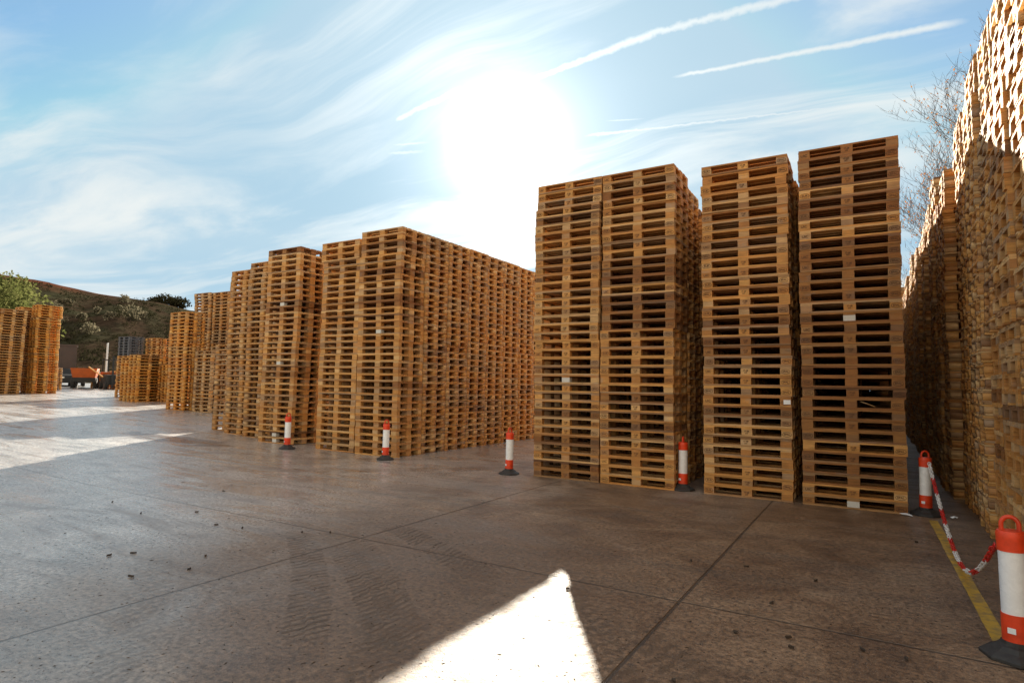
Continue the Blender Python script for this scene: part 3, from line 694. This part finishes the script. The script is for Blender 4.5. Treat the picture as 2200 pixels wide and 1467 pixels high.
PB = [(118, 672), (150, 655), (165, 690), (182, 690), (182, 722), (196, 718), (212, 678), (236, 688), (262, 655), (275, 690), (300, 684), (128, 697), (276, 650), (330, 645)]
wh = ['just right of the far left stacks', 'on the upper left slope', 'in the middle left of the slope', 'beside a similar bush on the left slope', 'low on the slope above the orange skip', 'low on the slope, right of another', 'in a row across mid slope',
      'mid slope above the white pole', 'high on the slope near the red bank', 'largest, right of the slope centre', 'right of the largest pale bush', 'touching the edge of the left stacks', 'highest, against the red bank', 'at the foot of the red bank near the ridge tree']
def ray(u, v):
    a = (u - 1100) / F_PX; b_ = -(v - 733.5) / F_PX; return (fw + right2 * a + up2 * b_).normalized()
PBxy = []
for (u, v), wl in zip(PB, wh):
    d0 = ray(u, v); t0 = 80
    while t0 < 200:
        p = Vector((0, 0, EYE)) + d0 * t0; az_ = math.degrees(math.atan2(-p.x, p.y)); h_ = hill_pt(az_, math.hypot(p.x, p.y)).z
        if p.z <= h_: break
        t0 += .5
    big_ = 'largest' in wl and 'right of' in wl and 'pale' not in wl
    r_ = 3.0 if big_ else random.uniform(1.0, 1.9)
    root = empty('pale_bush', (p.x, p.y, h_), 'pale dry bush ' + wl, 'bush', 'pale bushes on the hillside')
    cb = MB()
    for _ in range(4 if big_ else 3): leaves(cb, (random.uniform(-1, 1) * r_ * .6, random.uniform(-1, 1) * r_ * .6, r_ * random.uniform(.3, .9)), r_ * .5, 60, .24, .9, (0, 1), .2)
    cb.obj('foliage', M_pale, root)

# bare tree behind the right-hand wall, a few yellow leaves left
def bare_tree(x, y, H0, seed, lean, label):
    rs = random.Random(seed); root = empty('bare_tree', (x, y, 0), label, 'tree'); tb = MB(); lb = MB(); cnt = [0]
    def grow(p, d_, L_, r_, lev):
        n = 4; pts = [p]; rad = [r_]; q = p.copy(); dd = d_.copy()
        for k in range(n):
            dd = (dd + Vector((rs.uniform(-1, 1), rs.uniform(-1, 1), rs.uniform(-.3, .9))) * .13).normalized(); q = q + dd * L_ / n; pts.append(q.copy()); rad.append(r_ * (1 - .6 * (k + 1) / n))
        tb.tube(pts, rad, 6 if lev < 2 else 4 if lev < 4 else 3); cnt[0] += 1
        if lev >= 3:
            for _ in range(2 if lev > 3 else 1):
                if rs.random() < .22:
                    c0 = pts[rs.randint(1, 4)]; s = rs.uniform(.035, .065); u = Vector((rs.uniform(-1, 1), rs.uniform(-1, 1), rs.uniform(-1, 1))).normalized(); v = u.orthogonal().normalized()
                    lb.add([tuple(c0), tuple(c0 + u * s + v * s * .6), tuple(c0 + u * s * 2), tuple(c0 + u * s - v * s * .6)], [(0, 1, 2, 3)], rs.random())
        if lev >= 5: return
        kids = (8, 7, 6, 5, 4)[lev]
        for k in range(kids):
            t_ = .25 + .75 * (k + 1) / kids; i = min(int(t_ * n), n - 1); c0 = pts[i].lerp(pts[i + 1], t_ * n - i if i < n - 1 else 1) if i < n else pts[-1]
            side = Vector((rs.uniform(-1, 1), rs.uniform(-1, 1), rs.uniform(.0, .7))).normalized()
            nd = (dd * .75 + side * .75).normalized()
            grow(c0, nd, L_ * rs.uniform(.5, .68), max(rad[i + 1] * .62, .006), lev + 1)
    grow(Vector((0, 0, 0)), Vector((lean[0], lean[1], 1)).normalized(), H0, .22, 0)
    tb.obj('trunk', M_bark, root, True); lb.obj('foliage', M_autumn, root); return root
bare_tree(6.5, 27.5, 7.2, 5, (-.13, -.03), 'bare tree with a few yellow leaves behind the tall right wall')
bare_tree(7.75, 30.0, 7.9, 21, (-.10, -.02), 'tallest bare tree, its top twigs just above the right wall')
bare_tree(5.0, 36.0, 5.6, 12, (-.08, 0), 'farther bare tree seen low between near stacks and right wall')

# ------------------------------------------------------------------ machines far at the back left
M_mauve = plain('mauve_steel', (.085, .058, .048), .8, .15, 2); M_or2 = plain('orange_steel', (.42, .09, .012), .6, .15, 3); M_dark = plain('dark_paint', (.020, .021, .021), .75, .2, 6)
M_glass = plain('dark_glass', (.03, .035, .04), .35, .05, 5, bump=0); M_steel = plain('galvanised', (.62, .64, .64), .45, .1, 6, bump=0); M_tyre = plain('tyre_rubber', (.02, .02, .02), .8, .2, 20)
M_lamp = plain('lamp_lens', (.7, .68, .6), .15, .05, 10, bump=0)
zb = .82
r = empty('storage_container', (-57.3, 23.0, zb), 'tall brown box container behind the far left stacks', 'container', rz=R(67))
r.scale = (1, 1, 1.08)
q = MB(); q.box(-1.5, 1.5, -1.2, 1.2, .35, 3.05); q.obj('body', M_mauve, r)
q = MB()
for x in (-1.35, -.9, -.45, 0, .45, .9, 1.35): q.box(x - .05, x + .05, -1.235, -1.203, .45, 2.95)
q.obj('ribs', M_mauve, r)
q = MB(); q.box(-1.56, 1.56, -1.26, 1.26, 3.053, 3.15); q.obj('roof', M_mauve, r)
for sx in (-1.2, 1.2):
    q = MB(); q.box(sx - .15, sx + .15, -1.1, 1.1, 0, .347); q.obj('skid', M_dark, r)
def wheel(parent, x, y, rad, wd, rim=True):
    q = MB(); q.lathe([(rad * .6, -wd / 2), (rad * .93, -wd / 2), (rad, -wd * .35), (rad, wd * .35), (rad * .93, wd / 2), (rad * .6, wd / 2)], 20)
    me_ = q.mesh('tyre', M_tyre, True); me_.transform(Matrix.Rotation(R(90), 4, 'X')); w_ = link('wheel', me_, parent, (x, y, rad))
    q = MB(); q.lathe([(rad * .58, -wd * .52), (rad * .2, -wd * .56), (rad * .2, wd * .56), (rad * .58, wd * .52)], 12); me_ = q.mesh('rim', M_mauve, True); me_.transform(Matrix.Rotation(R(90), 4, 'X')); link('rim', me_, w_)
r = empty('parked_car', (-55.6, 23.6, .85), 'dark parked car in shade before the brown container', 'car', rz=R(158))
q = MB(); prof = [(-2.1, .3), (-2.12, .75), (-1.95, .92), (-1.2, 1.0), (-.7, 1.42), (.9, 1.45), (1.65, 1.02), (2.05, .92), (2.1, .3)]
q.add([(x, y * (.86 if z > 1.1 else 1), z) for y in (-.88, .88) for x, z in prof], [tuple(range(9)), tuple(reversed(range(9, 18)))] + [(k, 9 + k, 9 + (k + 1) % 9, (k + 1) % 9) for k in range(9)])
q.obj('body', M_dark, r, True, .04)
for sy in (-1, 1):
    q = MB(); ys_ = sy * .885; y2_ = sy * .80
    q.add([(-1.05, ys_ * .985, 1.03), (1.45, ys_ * .985, 1.05), (.82, y2_ * .985, 1.38), (-.62, y2_ * .985, 1.36), (-1.05, ys_ * 1.005, 1.03), (1.45, ys_ * 1.005, 1.05), (.82, y2_ * 1.005, 1.38), (-.62, y2_ * 1.005, 1.36)],
                   [(0, 1, 2, 3), (7, 6, 5, 4), (0, 4, 5, 1), (1, 5, 6, 2), (2, 6, 7, 3), (3, 7, 4, 0)]); q.obj('window', M_glass, r)
    q = MB(); q.box(-2.14, -2.08, sy * .6 - .15, sy * .6 + .15, .66, .78); q.obj('headlight', M_lamp, r)
    for x in (-1.3, 1.3): wheel(r, x, sy * .80, .32, .2)
r = empty('loader_truck', (-50.5, 22.4, .79), 'dark truck carrying an orange skip body at the back of the yard', 'truck', rz=R(150))
r.scale = (.85, .85, .92)
q = MB(); q.box(-1.4, 1.5, -.85, .85, .5, .85); q.obj('chassis', M_dark, r, bevel=.02)
q = MB(); q.box(.55, 1.6, -.9, .9, .853, 1.35); q.obj('cab', M_dark, r, bevel=.06)
q = MB(); q.box(.75, 1.4, -.905, -.89, 1.0, 1.28); q.obj('window', M_glass, r)
q = MB(); q.add([(-1.35, -.8, .86), (.4, -.8, .86), (.4, .8, .86), (-1.35, .8, .86), (-1.6, -.95, 1.6), (.55, -.95, 1.6), (.55, .95, 1.6), (-1.6, .95, 1.6)], [(0, 3, 2, 1), (4, 5, 6, 7), (0, 1, 5, 4), (1, 2, 6, 5), (2, 3, 7, 6), (3, 0, 4, 7)])
q.obj('skip_body', M_or2, r)
for x in (-.9, 1.0):
    for sy in (-1, 1): wheel(r, x, sy * .8, .42, .26)
r = empty('forklift', (-48.4, 23.3, .77), 'dark forklift with raised frame beside the far pallets', 'forklift', rz=R(170))
q = MB(); q.box(-.9, .9, -.6, .6, .3, 1.05); q.obj('body', M_dark, r, bevel=.08)
q = MB(); q.box(.3, 1.0, -.58, .58, 1.053, 1.25); q.obj('counterweight', M_or2, r, bevel=.05)
for x, y in ((-.7, -.55), (-.7, .55), (.6, -.55), (.6, .55)):
    q = MB(); q.box(x - .035, x + .035, y - .035, y + .035, 1.26, 2.1); q.obj('roof_post', M_dark, r)
q = MB(); q.box(-.85, .75, -.6, .6, 2.103, 2.16); q.obj('roof', M_dark, r)
q = MB()
for y in (-.35, .35): q.box(-1.12, -1.0, y - .05, y + .05, .1, 2.4)
q.box(-1.1, -1.03, -.3, .3, 2.25, 2.33); q.obj('mast', M_dark, r)
for y in (-.28, .28):
    q = MB(); q.box(-2.1, -1.13, y - .06, y + .06, .12, .16); q.obj('fork', M_dark, r)
for x in (-.55, .55):
    for sy in (-1, 1): wheel(r, x, sy * .62, .28, .2)
q = MB(); q.lathe([(.14, 0), (.14, .05), (.07, .06), (.065, 3.5), (.02, 3.55)], 14); tag(q.obj('white_pole', M_steel, smooth=True, loc=(-52.6, 24.75, .82)), 'upright white pole standing behind the forklift', 'pole')
M_beam = wood('pale_timber', 'object', (1.15, 1.1, 1.0))
q = MB(); q.tube([(-.42, -.3, .36), (.42, .3, -.36)], .05, 4); o = q.obj('timber_beam', M_beam, loc=(-48.6, 22.2, 2.0))
tag(o, 'pale timber beam leaning beside the orange skip', 'beam')
# dark plastic pallets on top of the low stack at the back
M_plast = plain('grey_plastic_pallet', (.10, .11, .13), .5, .15, 10)
def plastic_pallet():
    mb = MB(); mb.box(-.6, .6, -.4, .4, .12, .149)
    for x in (-.5, 0, .5):
        mb.box(x - .09, x + .09, -.4, .4, 0, .03)
        for y in (-.32, 0, .32): mb.box(x - .07, x + .07, y - .07, y + .07, .031, .119)
    return mb.mesh('plastic_pallet', M_plast)
mp = plastic_pallet(); 
for k in range(7):
    o = link('plastic_pallet', mp, None, (-35.9 + random.uniform(-.02, .02), 18.1, G(-35.9) + 16 * PH + .006 + k * .151)); o.rotation_euler = (0, 0, random.uniform(-.02, .02))
    tag(o, f'dark grey plastic pallet, {ordn[k+1]} from the bottom of its pile atop the back left stacks', 'plastic pallet', 'dark plastic pallets piled on wooden ones')
